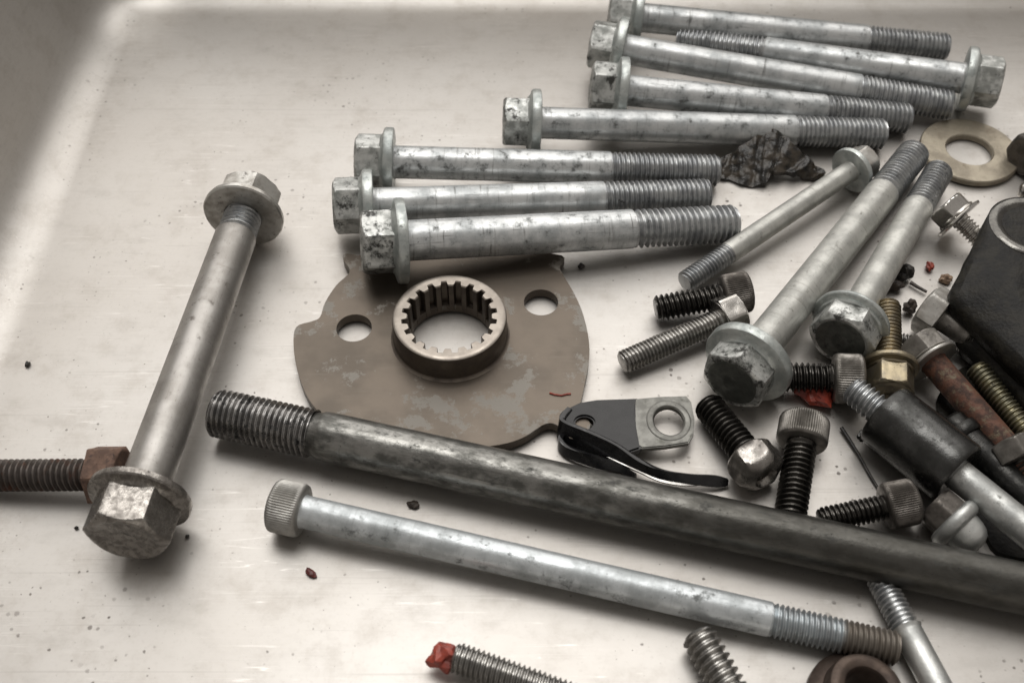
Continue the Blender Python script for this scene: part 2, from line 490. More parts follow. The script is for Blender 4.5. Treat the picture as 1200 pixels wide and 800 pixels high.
def shank_rows(x0, x1, r):
    n = max(8, int((x1 - x0) / 1.5))
    rows = [(x0, 0), (x0, r * 1.10), (x0 + 0.5, r * 1.02)]
    rows += [(x0 + 0.9 + (x1 - x0 - 1.4) * i / n, r) for i in range(n + 1)]
    rows += [(x1 - 0.1, r * 0.985), (x1, r * 0.93), (x1, 0)]
    return rows


def hex_head(root, ap, x_in, h, mat, seed, recess=0.35, name='hex_head', amp=0.07, face=None):
    """hexagonal head from x_in (at the flange) to x_in - h, chamfered outer edge"""
    xe = x_in - h
    corner = ap / math.cos(math.pi / 6)
    rows = [(x_in + 0.3, 0), (x_in + 0.3, corner * 0.985, ap)]
    for k in range(5):
        rows.append((x_in - (h - 2.0) * k / 4.0, corner * 0.985, ap))
    for k in range(9):
        x = xe + 1.5 * (1 - k / 8.0)
        rows.append((x, min(corner * 0.985, ap * 0.93 + (x - xe) * 1.6), ap))
    rows += [(xe, ap * 0.86), (xe + recess * 0.25, ap * 0.80), (xe + recess, ap * 0.70), (xe + recess, ap * 0.5), (xe + recess, ap * 0.28),
             (xe + recess * 1.7, ap * 0.2), (xe + recess * 1.7, 0)]
    o = lathe(name, rows, mat, root, 96, amp, 0.55, seed)
    if face:
        e = xe + recess * 0.25 - 0.12
        lathe('head_face', [(e + 0.6, 0), (e + 0.6, ap * 0.84), (e, ap * 0.84), (e - 0.1, ap * 0.80), (e, ap * 0.72), (e + 0.02, ap * 0.40), (e - 0.12, ap * 0.34), (e - 0.12, ap * 0.26), (e + 0.1, ap * 0.2), (e + 0.1, 0)],
              M[face], root, 72, 0.05, 0.6, seed + 1)
    return o


def flange_rows(fr, ft, ap, d):
    c = ap * 1.08
    return [(0, 0), (0, fr - 0.5), (-0.15, fr - 0.12), (-0.5, fr), (-ft * 0.72, fr), (-ft * 0.92, fr - 0.25), (-ft, fr - 0.7),
            (-ft - 0.25, fr - 1.5), (-ft - 0.55, c + 0.35), (-ft - 0.9, c), (-ft - 0.9, 0)]


def flange_bolt(name, label, A, B, d, tl, fr, ap, hh, ft=2.6, mats=('zinc', 'zinc_thread', 'zinc_flange', 'zinc_head'), pitch=1.25,
                roll=0.0, group=None, cat='bolt', recess=0.35, no_shank=False, thread_d=None, face=None):
    s = nseed()
    root, L = root_at(name, A, B, roll)
    tag(root, label, cat, group)
    x1 = L - tl
    if not no_shank and x1 > 1.0:
        lathe('shank', shank_rows(-0.3, x1 + 0.2, d / 2), M[mats[0]], root, 56, 0.03, 0.25, s)
    else:
        x1 = 0.0
    thread_mesh('thread', x1, L, thread_d or d * 0.985, pitch, M[mats[1]], root, seed=s)
    lathe('flange', flange_rows(fr, ft, ap, d), M[mats[2]], root, 80, 0.07, 0.35, s + 3)
    hex_head(root, ap, -ft - 0.5, hh, M[mats[3]], s + 7, recess, face=face)
    return root


def hex_bolt(name, label, A, B, d, tl, ap, hh, mats, pitch=1.0, roll=0.0, group=None, cat='bolt'):
    s = nseed()
    root, L = root_at(name, A, B, roll)
    tag(root, label, cat, group)
    x1 = L - tl
    if x1 > 1.0:
        lathe('shank', shank_rows(-0.3, x1 + 0.2, d / 2), M[mats[0]], root, 48, 0.03, 0.25, s)
    else:
        x1 = 0.0
    thread_mesh('thread', x1, L, d * 0.985, pitch, M[mats[1]], root, seed=s)
    lathe('washer_face', [(0, 0), (0, ap * 0.95), (-0.25, ap * 0.97), (-0.6, ap * 0.97), (-0.6, 0)], M[mats[2]], root, 72, 0.02, 0.4, s)
    hex_head(root, ap, -0.4, hh, M[mats[2]], s + 7, 0.25)
    return root


def socket_screw(name, label, A, B, d, tl, hr, hh, mats, pitch=1.25, roll=0.0, group=None, cat='screw', knurls=64):
    s = nseed()
    root, L = root_at(name, A, B, roll)
    tag(root, label, cat, group)
    x1 = L - tl
    if x1 > 1.0:
        lathe('shank', shank_rows(-0.3, x1 + 0.2, d / 2), M[mats[0]], root, 56, 0.03, 0.25, s)
    else:
        x1 = 0.0
    thread_mesh('thread', x1, L, d * 0.985, pitch, M[mats[1]], root, seed=s)
    ap = d * 0.40
    rows = [(0, 0), (0, hr - 0.7), (-0.2, hr - 0.35), (-0.55, hr - 0.12)]
    rows += [(-0.9 - (hh - 1.9) * k / 12.0, hr, None, 1) for k in range(13)]
    rows += [(-hh + 0.6, hr - 0.1), (-hh + 0.2, hr - 0.5), (-hh, hr - 0.9), (-hh, ap * 1.2), (-hh, ap * 1.15, ap), (-hh + d * 0.5, ap * 1.15, ap), (-hh + d * 0.55, 0)]
    lathe('knurled_head', rows, M[mats[2]], root, knurls * 4, 0.04, 0.5, s, knurl=(knurls, 0.22), sharp=45)
    return root


def stud(name, label, A, B, d, pitch, mat, group=None, cat='stud', tip2=True, plain_to=None, plain_mat=None):
    s = nseed()
    root, L = root_at(name, A, B)
    tag(root, label, cat, group)
    if plain_to:
        thread_mesh('thread', 0, plain_to, d * 0.985, pitch, M[mat], root, seed=s, tip=False, run0=False, start_tip=True)
        lathe('shank', shank_rows(plain_to - 0.2, L, d / 2), M[plain_mat], root, 48, 0.03, 0.25, s)
    else:
        thread_mesh('thread', 0, L, d, pitch, M[mat], root, seed=s, run0=False, start_tip=True)
    return root


def lump(name, label, C, size, mat, seed, cat, group=None, sub=3, rotz=0.0, rough=0.35, parent=None):
    """an angular crumb: a noise-crumpled ball, sitting with its lowest point on z = C.z"""
    import bmesh
    bm = bmesh.new()
    bmesh.ops.create_icosphere(bm, subdivisions=sub, radius=1.0)
    V = []
    for v in bm.verts:
        p = v.co.copy()
        k = 1 + rough * noise.noise(p * 1.3 + Vector((seed, 0, 0))) + rough * 0.45 * noise.noise(p * 2.4 + Vector((0, seed, 0)))
        q = p * k
        V.append((q.x * size[0], q.y * size[1], q.z * size[2]))
    F = [[v.index for v in f.verts] for f in bm.faces]
    bm.free()
    V = np.array(V)
    V[:, 2] -= V[:, 2].min()
    o = mesh_obj(name, V, F, mat, parent, 25)
    o.location = Vector(C) * MM
    o.rotation_euler = (0, 0, rotz)
    if label:
        tag(o, label, cat, group)
    return o


def sweep(name, pts, r, mat, n=8, parent=None, taper=1.0):
    pts = [Vector(p) for p in pts]
    V = []
    for i, p in enumerate(pts):
        t = (pts[min(i + 1, len(pts) - 1)] - pts[max(i - 1, 0)]).normalized()
        u = t.cross(Vector((0, 0, 1)))
        u = u.normalized() if u.length > 1e-6 else Vector((1, 0, 0))
        w = u.cross(t)
        rr = r * (1 + (taper - 1) * i / (len(pts) - 1))
        for k in range(n):
            a = 2 * math.pi * k / n
            V.append(tuple(p + u * (rr * math.cos(a)) + w * (rr * math.sin(a))))
    F = grid_faces(len(pts), n).tolist() + [list(range(n))[::-1], [len(V) - n + k for k in range(n)]]
    return mesh_obj(name, V, F, mat, parent, 40)


# ------------------------------------------------------------------ the tray
def build_tray():
    xl, xr, yf, yb = -117.0, 330.0, -230.0, 133.5
    R, wall, slope = 14.0, 46.0, 1.0
    def axis(lo, hi, s0, s1):
        a = [lo - 24 + i * 0.8 for i in range(31)]
        b = list(np.arange(lo + 2, hi - 1, 4.0))
        c = [hi + i * 0.8 for i in range(31)]
        return np.array(a + b + c)
    xs, ys = axis(xl, xr, 0, 0), axis(yf, yb, 0, 0)
    V = []
    for y in ys:
        for x in xs:
            cx = max(xl - x, x - xr, -30.0)
            cy = max(yf - y, y - yb, -30.0)
            # distance outside the flat floor, rounded at the corners
            k = 14.0
            dx, dy = max(cx + k, 0), max(cy + k, 0)
            dd = math.hypot(dx, dy) - k
            dd = max(dd, 0.0)
            if dd < R:
                z = R - math.sqrt(max(R * R - dd * dd, 0)) if dd < R * 0.97 else R - math.sqrt(R * R - (R * 0.97) ** 2) + (dd - R * 0.97) * 4.0
            else:
                z = R - math.sqrt(R * R - (R * 0.97) ** 2) + (dd - R * 0.97) * 4.0
            if z > wall:
                z = wall + 0.05 * (dd)
            # a small pressed dimple where the corner was drawn
            z += 0.9 * math.exp(-(((x + 118) / 7.0) ** 2 + ((y - 128) / 7.0) ** 2))
            z += 0.18 * noise.noise(Vector((x * 0.012, y * 0.012, 3.0))) * (1 if dd <= 0 else 0.3)
            V.append((x, y, z - 0.05))
    nx, ny = len(xs), len(ys)
    V = np.array(V)
    F = grid_faces(ny, nx, wrap=False)[:, ::-1]
    U = V.copy()
    U[:, 2] -= 1.0
    F2 = F[:, ::-1] + len(V)
    edge = [j for j in range(nx)] + [i * nx + nx - 1 for i in range(1, ny)] + [(ny - 1) * nx + j for j in range(nx - 2, -1, -1)] + [i * nx for i in range(ny - 2, 0, -1)]
    E = [[edge[i], edge[(i + 1) % len(edge)], edge[(i + 1) % len(edge)] + len(V), edge[i] + len(V)] for i in range(len(edge))]
    o = mesh_obj('tray', np.concatenate([V, U]), F[:, ::-1].tolist() + F2[:, ::-1].tolist() + E, M['tray'], None, 0)
    o['kind'] = 'structure'
    return o


build_tray()

# ------------------------------------------------------------------ long galvanised flange bolts lying in two clusters
GA = 'long galvanised flange bolts lying in the tray'
def long_bolt(label, A, B, tl, roll, d=8.5, fr=8.9, ap=6.2, hh=6.8, mats=('zinc', 'zinc_thread', 'zinc_flange', 'zinc_head'), group=GA, pitch=1.25, ft=2.7, face=None):
    return flange_bolt('flange_bolt', label, A, B, d, tl, fr, ap, hh, ft, mats, pitch, math.radians(roll), group, face=face)

long_bolt('long galvanised flange bolt next to the tray\'s back wall, behind the reversed bolt', (38.59, 118.07, 9.0), (128.69, 109.54, 4.5), 24, 12)
long_bolt('long galvanised flange bolt pointing the opposite way, its head beside the flat washer', (126.4, 88.7, 9.0), (49.32, 113.38, 4.5), 26, 38)
long_bolt('long galvanised flange bolt lying in front of the reversed bolt and overlapping its threads', (32.15, 99.5, 11.0), (122.7, 81.65, 5.0), 26, 5)
long_bolt('long galvanised flange bolt second from the black gasket scrap', (31.55, 81.98, 10.0), (110.02, 76.66, 4.5), 24, 25)
long_bolt('long galvanised flange bolt touching the black gasket scrap along its shank', (7.58, 69.23, 9.0), (101.51, 70.08, 4.5), 25, 50)
long_bolt('long galvanised flange bolt with its tip touching the black gasket scrap', (-30.62, 53.27, 9.0), (54.55, 55.07, 4.5), 29, 20)
long_bolt('long galvanised flange bolt in the middle of a row of three near the splined plate', (-34.65, 37.12, 9.0), (51.01, 45.81, 4.5), 28, 15)
long_bolt('thick galvanised flange bolt with its head resting on the splined plate', (-25.34, 21.41, 12.0), (56.26, 34.32, 5.2), 27, 35, 9.8, 10.3, 7.0, 7.6, pitch=1.5)

GB = 'galvanised flange bolts lying aslant beside the washer'
MW = ('zinc_y', 'zinc_thread', 'zinc_flange', 'zinc_head')
long_bolt('grey galvanised flange bolt aslant, its large pitted head over a small steel bolt', (52.96, -12.66, 9.2), (107.52, 61.11, 5.5), 21, 0, 8.6, 10.2, 6.9, 5.6, MW, GB, face='dark_face')
long_bolt('grey galvanised flange bolt aslant with a smooth dark head face and thin flange', (77.86, -0.75, 8.2), (112.87, 54.96, 4.6), 18, 22, 7.6, 9.0, 6.8, 5.6, MW, GB, ft=1.4, face='dark_face')
long_bolt('thin galvanised flange bolt aslant with a brown head beside the gasket scrap', (88.42, 52.8, 6.2), (41.61, 15.2, 4.0), 15, 10, 5.5, 6.2, 4.2, 4.6, ('zinc_y', 'zinc_thread', 'zinc_flange', 'nut_zinc'), GB, 1.0, 1.8)

# ------------------------------------------------------------------ the large bolt with its nut
def nut_bolt():
    s = nseed()
    A, B = (-74.07, -48.61, 10.4), (-65.92, 37.09, 9.9)
    root, L = root_at('bolt_with_nut', A, B, math.radians(36))
    tag(root, 'large pewter grey bolt with a flange nut screwed on its end', 'bolt')
    tl = 12.5
    lathe('shank', shank_rows(-0.3, L - tl + 0.2, 5.0), M['pewter'], root, 64, 0.03, 0.2, s)
    thread_mesh('thread', L - tl, L + 4.5, 9.3, 1.25, M['zinc_thread'], root, seed=s)
    lathe('flange', flange_rows(10.3, 1.9, 7.4, 10), M['worn_head'], root, 80, 0.10, 0.35, s + 3)
    hex_head(root, 7.6, -1.9, 8.6, M['worn_head'], s + 7, 0.45, amp=0.06)
    x = L - 5.5
    nut = lathe('flange_nut', [(x, 4.75), (x, 5.6), (x - 0.05, 8.6), (x + 0.2, 9.6), (x + 0.6, 9.9), (x + 1.6, 9.85), (x + 2.0, 9.3), (x + 2.6, 8.4),
                               (x + 2.8, 8.3, 7.0), (x + 5.0, 8.1, 7.0), (x + 7.0, 8.0, 7.0), (x + 8.4, 7.9, 7.0), (x + 9.2, 7.2, 7.0), (x + 9.5, 6.6), (x + 9.5, 4.9), (x + 9.0, 4.6), (x + 0.4, 4.6)],
                M['nut_zinc'], root, 96, 0.07, 0.5, s + 11, roll=math.radians(15))
    return root
nut_bolt()

# ------------------------------------------------------------------ small rusty bolt half under it
hex_bolt('rusty_bolt', 'small dark bolt with an orange rusted hex head, beside the bolt with nut', (-86.81, -40.95, 5.8), (-112.58, -39.98, 4.0), 6.9, 60, 5.6, 6.0,
         ('rust_thread', 'rust_thread', 'rust'), 1.25, math.radians(20))


# ------------------------------------------------------------------ splined plate
def splined_plate():
    Zt, th = 3.0, 2.4
    C = Vector((-15.92, -0.18, 3.0))
    root = bpy.data.objects.new('splined_plate', None)
    root.location = (C.x * MM, C.y * MM, (Zt - th) * MM)
    COL.objects.link(root)
    tag(root, 'flat bronze grey plate with a splined collar and two holes', 'plate')
    pts = [(-50.6, 1.92, 3.0), (-50.48, -3.8, 3.0), (-48.53, -11.6, 3.0), (-45.1, -19.34, 3.0), (-40.33, -24.94, 3.0), (-33.19, -29.71, 3.0), (-23.8, -32.39, 3.0), (-12.8, -32.83, 3.0), (-2.75, -31.5, 3.0), (2.21, -29.71, 3.0), (5.19, -27.46, 3.0),
           (7.07, -26.09, 3.0), (8.94, -25.86, 3.0), (10.76, -27.23, 3.0), (12.54, -29.71, 3.0), (15.13, -29.49, 3.0), (17.13, -26.09, 3.0), (15.05, -22.16, 3.0), (16.05, -16.23, 3.0), (17.52, -8.87, 3.0), (17.83, -2.0, 3.0), (16.78, 6.19, 3.0), (14.8, 13.04, 3.0), (12.5, 18.69, 3.0), (11.75, 21.58, 3.0), (12.27, 25.38, 3.0),
           (0.0, 27.16, 3.0), (-12.77, 27.76, 3.0), (-25.5, 27.16, 3.0), (-34.68, 25.09, 3.0), (-41.32, 25.98, 3.0), (-41.49, 23.32, 3.0), (-39.69, 19.84, 3.0), (-42.56, 15.28, 3.0), (-44.65, 9.72, 3.0), (-45.36, 5.11, 3.0), (-47.02, 3.78, 3.0)]
    pts = [Vector(p) - C for p in pts]
    # closed smooth-ish outline by subdividing long spans
    out = []
    for i, p in enumerate(pts):
        q = pts[(i + 1) % len(pts)]
        pm, qn = pts[i - 1], pts[(i + 2) % len(pts)]
        for k in range(4):
            t = k / 4.0
            cr = 0.5 * ((2 * p) + (q - pm) * t + (2 * pm - 5 * p + 4 * q - qn) * t * t + (3 * p - pm - 3 * q + qn) * t ** 3)
            out.append((cr.x, cr.y))
    # holes: two bolt holes and the bore, as loops with rims
    holes = []
    for h, r in (((-36.98, 1.66, 3.0), 4.15), ((6.93, 9.72, 3.0), 4.1)):
        hv = Vector(h) - C
        holes.append((hv.x, hv.y, r))
    cc = Vector((-14.31, -0.7, 3.0)) - C
    holes.append((cc.x, cc.y, 9.6))
    import bmesh
    from mathutils.geometry import delaunay_2d_cdt
    v2, e2 = [], []
    def loop(l):
        b = len(v2)
        v2.extend(Vector(p) for p in l)
        e2.extend((b + i, b + (i + 1) % len(l)) for i in range(len(l)))
        return list(range(b, b + len(l)))
    loop(out)
    for hx, hy, r in holes:
        loop([(hx + r * math.cos(2 * math.pi * k / 48), hy + r * math.sin(2 * math.pi * k / 48)) for k in range(48)])
    def inside(x, y):
        c = False
        n = len(out)
        for i in range(n):
            x1, y1 = out[i]
            x2, y2 = out[(i + 1) % n]
            if (y1 > y) != (y2 > y) and x < (x2 - x1) * (y - y1) / (y2 - y1) + x1:
                c = not c
        return c and all(math.hypot(x - hx, y - hy) > r for hx, hy, r in holes)
    vv, ee, ff, *_ = delaunay_2d_cdt(v2, e2, [], 0, 1e-5)
    tris = []
    for f in ff:
        mx = sum(vv[i].x for i in f) / 3
        my = sum(vv[i].y for i in f) / 3
        if inside(mx, my):
            tris.append(list(f))
    bm = bmesh.new()
    bv = [bm.verts.new((p.x * MM, p.y * MM, th * MM)) for p in vv]
    for t in tris:
        try:
            bm.faces.new([bv[i] for i in t])
        except ValueError:
            pass
    bmesh.ops.recalc_face_normals(bm, faces=bm.faces)
    for f in bm.faces:
        if f.normal.z < 0:
            f.normal_flip()
    r = bmesh.ops.extrude_face_region(bm, geom=list(bm.faces))
    nv = [g for g in r['geom'] if isinstance(g, bmesh.types.BMVert)]
    bmesh.ops.translate(bm, verts=nv, vec=(0, 0, -th * MM))
    bmesh.ops.recalc_face_normals(bm, faces=bm.faces)
    rim = [e for e in bm.edges if len(e.link_faces) == 2 and e.calc_face_angle(0) > 1.0 and e.verts[0].co.z > th * MM * 0.9 and e.verts[1].co.z > th * MM * 0.9]
    bmesh.ops.bevel(bm, geom=rim, offset=0.28 * MM, segments=2, affect='EDGES', clamp_overlap=True)
    me = bpy.data.meshes.new('flat_plate')
    bm.to_mesh(me)
    bm.free()
    me.materials.append(M['plate'])
    me.polygons.foreach_set('use_smooth', np.ones(len(me.polygons), dtype=bool))
    me.set_sharp_from_angle(angle=math.radians(28))
    o = bpy.data.objects.new('flat_plate', me)
    COL.objects.link(o)
    o.parent = root
    # collar with internal splines
    hz = 6.9
    ro, n_t = 13.1, 20
    n = n_t * 16
    tha = np.arange(n) * 2 * math.pi / n
    ph = (np.arange(n) * n_t / n) % 1.0
    tooth = np.clip((np.abs(2 * ph - 1) - 0.40) / 0.13, 0, 1)          # 1 on a land, 0 in a groove
    ri = 10.75 - 1.25 * tooth
    def ringv(r, z):
        return np.stack([cc.x + r * np.cos(tha), cc.y + r * np.sin(tha), np.full(n, z)], -1)
    one = np.ones(n)
    full = [ringv(one * (ro + 0.9), th - 0.05), ringv(one * (ro + 0.4), th + 0.12), ringv(one * (ro + 0.1), th + 0.4), ringv(one * ro, th + 0.8), ringv(one * ro, th + hz - 0.7), ringv(one * (ro - 0.15), th + hz - 0.25)]
    mesh_obj('collar', np.concatenate(full), grid_faces(len(full), n), M['collar'], root, 40)
    top = [ringv(one * (ro - 0.15), th + hz - 0.25), ringv(one * (ro - 0.55), th + hz), ringv(one * 11.7, th + hz), ringv(np.maximum(ri + 0.25, ri), th + hz), ringv(ri, th + hz - 0.25)]
    mesh_obj('collar_rim', np.concatenate(top), grid_faces(len(top), n), M['collar_top'], root, 35)
    inn = [ringv(ri, th + hz - 0.25), ringv(ri, th + hz * 0.5), ringv(ri, 0.4), ringv(one * 11.2, 0.2)]
    mesh_obj('spline_bore', np.concatenate(inn), grid_faces(len(inn), n), M['collar'], root, 30)
    # red thread on the plate
    fib = sweep('red_fibre', [Vector(q) - C + Vector((0, 0, 2.35)) for q in ((8.37, -17.59, 3.2), (9.5, -18.06, 3.2), (11.01, -18.3, 3.2), (12.16, -17.94, 3.2), (13.12, -17.83, 3.2))], 0.22, M['red'])
    fib.location = root.location
    tag(fib, 'short red fibre lying on the bronze plate near its edge', 'fibre')
splined_plate()


# ------------------------------------------------------------------ long black rod with threaded end
def rod():
    s = nseed()
    A, B = (-64.15, -25.51, 6.6), (151.12, -80.66, 6.0)
    root, L = root_at('threaded_rod', A, B)
    tag(root, 'long thick black steel rod with a threaded end and rubbed bare patches', 'rod')
    xt = 22.5
    thread_mesh('thread', 0, xt, 10.6, 1.25, M['rod_thread'], root, 52, 0.6, s, tip=False, run0=False, start_tip=True)
    n = 80
    rows = [(xt - 0.1, 0), (xt - 0.1, 4.6), (xt + 1.2, 4.75), (xt + 2.0, 5.2), (xt + 2.8, 5.3)]
    rows += [(xt + 3 + (L - xt - 3) * k / n, 5.3 - 0.35 * k / n) for k in range(n + 1)] + [(L, 0)]
    lathe('smooth_shaft', rows, M['rod_worn'], root, 72, 0.03, 0.15, s)
rod()

# ------------------------------------------------------------------ long zinc cap screw
r13 = socket_screw('cap_screw', 'long zinc socket cap screw with knurled head and brown tipped thread', (-42.21, -49.64, 5.6), (72.33, -78.23, 3.6), 6.7, 24, 5.5, 6.6,
                   ('cap_zinc', 'cap_thread', 'cap_head'), 1.0, 0.2)

# ------------------------------------------------------------------ short screws and bolts in the middle
GS = 'black socket cap screws scattered among the bolts'
socket_screw('cap_screw', 'black socket cap screw with its knurled head pointing away, thread reaching the rod', (61.48, -32.94, 5.4), (56.7, -49.67, 4.0), 6.8, 60, 5.4, 6.4, ('black', 'black', 'grey_head'), 1.25, 0.1, GS)
socket_screw('cap_screw', 'black socket cap screw lying over the red sealant flake', (71.34, -15.52, 5.8), (56.51, -13.78, 4.2), 6.8, 60, 5.6, 6.5, ('black', 'black', 'grey_head'), 1.25, 0.3, GS)
socket_screw('cap_screw', 'black socket cap screw with a brown knurled head under the thin bolt\'s tip', (49.8, 9.56, 5.3), (33.97, 7.01, 3.6), 6.4, 60, 5.0, 6.8, ('black', 'black', 'black_head'), 1.25, 0.3, GS)
socket_screw('cap_screw', 'dirty black socket cap screw tucked against the rod by the wire', (75.64, -48.63, 5.6), (62.46, -50.75, 3.8), 5.4, 60, 4.8, 6.6, ('black', 'black', 'black_head'), 1.0, 0.3, GS)
hex_bolt('hex_bolt', 'small bright steel hex bolt with its head under the large pitted flange', (48.36, 2.3, 5.0), (25.09, -9.03, 3.2), 5.6, 60, 4.8, 5.0, ('steel_thread', 'steel_thread', 'steel'), 0.9, 0.25)


def dome_bolt():
    s = nseed()
    root, L = root_at('dome_screw', (49.82, -35.99, 5.4), (42.9, -21.12, 3.8), 0.3)
    tag(root, 'black screw with a battered shiny rounded head', 'screw')
    thread_mesh('thread', 0, L, 6.9, 1.25, M['black'], root, seed=s)
    hex_rows = [(0.2, 0), (0.2, 5.0), (-0.4, 5.5), (-1.2, 5.75, 5.0), (-2.5, 5.85, 5.0), (-3.8, 5.75, 5.0), (-4.8, 5.3, 4.9), (-5.8, 4.3), (-6.4, 3.4), (-6.7, 2.6), (-6.3, 2.2), (-5.4, 1.9), (-5.2, 0)]
    lathe('rounded_head', hex_rows, M['dome'], root, 96, 0.22, 0.4, s, sharp=32)
dome_bolt()

# ------------------------------------------------------------------ cable clip
def clip():
    root = bpy.data.objects.new('cable_clip', None)
    o0 = Vector((25.47, -24.63, 0.0))
    root.location = o0 * MM
    COL.objects.link(root)
    tag(root, 'black dipped metal cable clip with a bare drilled tab', 'clip')
    def q(p):
        return Vector(p) - o0
    def slab(name, outline, holes, zt, t, mat, bev=0.25):
        import bmesh
        from mathutils.geometry import delaunay_2d_cdt
        v2, e2 = [], []
        for l in [outline] + [[(hx + rx * math.cos(2 * math.pi * k / 40), hy + ry * math.sin(2 * math.pi * k / 40)) for k in range(40)] for hx, hy, rx, ry in holes]:
            b = len(v2)
            v2.extend(Vector(p) for p in l)
            e2.extend((b + i, b + (i + 1) % len(l)) for i in range(len(l)))
        vv, ee, ff, *_ = delaunay_2d_cdt(v2, e2, [], 0, 1e-5)
        bm = bmesh.new()
        bv = [bm.verts.new((p.x * MM, p.y * MM, (zt(p.x, p.y)) * MM)) for p in vv]
        n = len(outline)
        for f in ff:
            x = sum(vv[i].x for i in f) / 3
            y = sum(vv[i].y for i in f) / 3
            c = False
            for i in range(n):
                x1, y1 = outline[i]
                x2, y2 = outline[(i + 1) % n]
                if (y1 > y) != (y2 > y) and x < (x2 - x1) * (y - y1) / (y2 - y1) + x1:
                    c = not c
            if c and all(((x - hx) / rx) ** 2 + ((y - hy) / ry) ** 2 > 1 for hx, hy, rx, ry in holes):
                fa = bm.faces.new([bv[i] for i in f])
                fa.normal_update()
                if fa.normal.z < 0:
                    fa.normal_flip()
        loose = [v for v in bm.verts if not v.link_faces]
        bmesh.ops.delete(bm, geom=loose, context='VERTS')
        r = bmesh.ops.extrude_face_region(bm, geom=list(bm.faces))
        bmesh.ops.translate(bm, verts=[g for g in r['geom'] if isinstance(g, bmesh.types.BMVert)], vec=(0, 0, -t * MM))
        bmesh.ops.recalc_face_normals(bm, faces=bm.faces)
        rim = [e for e in bm.edges if len(e.link_faces) == 2 and e.calc_face_angle(0) > 1.0 and all(abs(v.co.z / MM - zt(v.co.x / MM, v.co.y / MM)) < 0.1 for v in e.verts)]
        bmesh.ops.bevel(bm, geom=rim, offset=bev * MM, segments=2, affect='EDGES', clamp_overlap=True)
        me = bpy.data.meshes.new(name)
        bm.to_mesh(me)
        bm.free()
        me.materials.append(mat)
        me.polygons.foreach_set('use_smooth', np.ones(len(me.polygons), dtype=bool))
        me.set_sharp_from_angle(angle=math.radians(30))
        o = bpy.data.objects.new(name, me)
        COL.objects.link(o)
        o.parent = root
        return o
    zz = 4.0
    zt = lambda x, y: zz + 0.02 * x
    tab = [q(p) for p in ((26.98, -19.86, 4.0), (32.5, -19.27, 4.0), (38.56, -19.15, 4.0), (39.52, -20.8, 4.0), (39.76, -25.67, 4.0), (39.19, -29.3, 4.0), (37.83, -31.75, 4.0), (32.82, -32.63, 4.0), (27.68, -33.07, 4.0), (27.0, -32.41, 4.0), (26.62, -27.49, 4.0))]
    h = q((34.16, -25.9, 4.0))
    slab('bare_tab', [(p.x, p.y) for p in tab], [(h.x, h.y, 3.25, 3.8)], zt, 1.3, M['tab'])
    # raised boss ring round the hole
    n = 48
    vs = []
    for r, z in ((1.52, -0.05), (1.46, 0.10), (1.34, 0.13), (1.14, 0.10), (1.04, 0.0), (1.0, -0.3)):
        vs.append([(h.x + 3.25 * r * math.cos(2 * math.pi * k / n), h.y + 3.8 * (1 + (r - 1) * 0.85) * math.sin(2 * math.pi * k / n), zt(h.x, 0) + z) for k in range(n)])
    mesh_obj('hole_boss', np.concatenate([np.array(v) for v in vs]), grid_faces(len(vs), n), M['tab'], root, 60)
    zt2 = lambda x, y: zz + 0.35 + 0.02 * x
    coat = [q(p) for p in ((27.71, -19.85, 4.3), (23.55, -19.97, 4.3), (18.84, -20.08, 4.3), (15.04, -20.79, 4.3), (12.55, -22.19, 4.3), (11.17, -24.51, 4.3), (11.49, -26.34, 4.3), (13.28, -28.16, 4.3), (16.51, -29.96, 4.3), (20.95, -32.62, 4.3), (24.48, -34.38, 4.3), (27.46, -33.28, 4.3), (26.97, -29.96, 4.3), (26.84, -25.43, 4.3))]
    hs = q((15.75, -26.34, 4.3))
    slab('coated_strap', [(p.x, p.y) for p in coat], [(hs.x, hs.y, 2.0, 1.7)], zt2, 2.0, M['dip'], 0.4)
    # bent band: upper and lower edge at each station
    def band(name, up, lo, t, mat='dip'):
        up = [q(p) for p in up]
        lo = [q(p) for p in lo]
        V = []
        m = len(up)
        # refine stations
        def cat(L, s):
            i = min(int(s), m - 2)
            u = s - i
            p0, p1, p2, p3 = L[max(i - 1, 0)], L[i], L[i + 1], L[min(i + 2, m - 1)]
            return 0.5 * ((2 * p1) + (p2 - p0) * u + (2 * p0 - 5 * p1 + 4 * p2 - p3) * u * u + (3 * p1 - p0 - 3 * p2 + p3) * u ** 3)
        N = 60
        prof = [(0, -1), (0.12, -1), (0.5, -1), (0.88, -1), (1, -1), (1.06, 0), (1, 1), (0.88, 1), (0.5, 1), (0.12, 1), (0, 1), (-0.06, 0)]
        for k in range(N + 1):
            s = k / N * (m - 1)
            a, b = cat(up, s), cat(lo, s)
            a2, b2 = cat(up, min(s + 0.05, m - 1)), cat(lo, min(s + 0.05, m - 1))
            a1, b1 = cat(up, max(s - 0.05, 0)), cat(lo, max(s - 0.05, 0))
            tan = ((a2 + b2) - (a1 + b1)).normalized()
            w = b - a
            nrm = tan.cross(w).normalized()
            for f, g in prof:
                V.append(tuple(a + w * f + nrm * (g * t / 2)))
        c = len(prof)
        F = grid_faces(N + 1, c).tolist() + [list(range(c))[::-1], [N * c + k for k in range(c)]]
        o = mesh_obj(name, V, F, M[mat], root, 50)
        return o
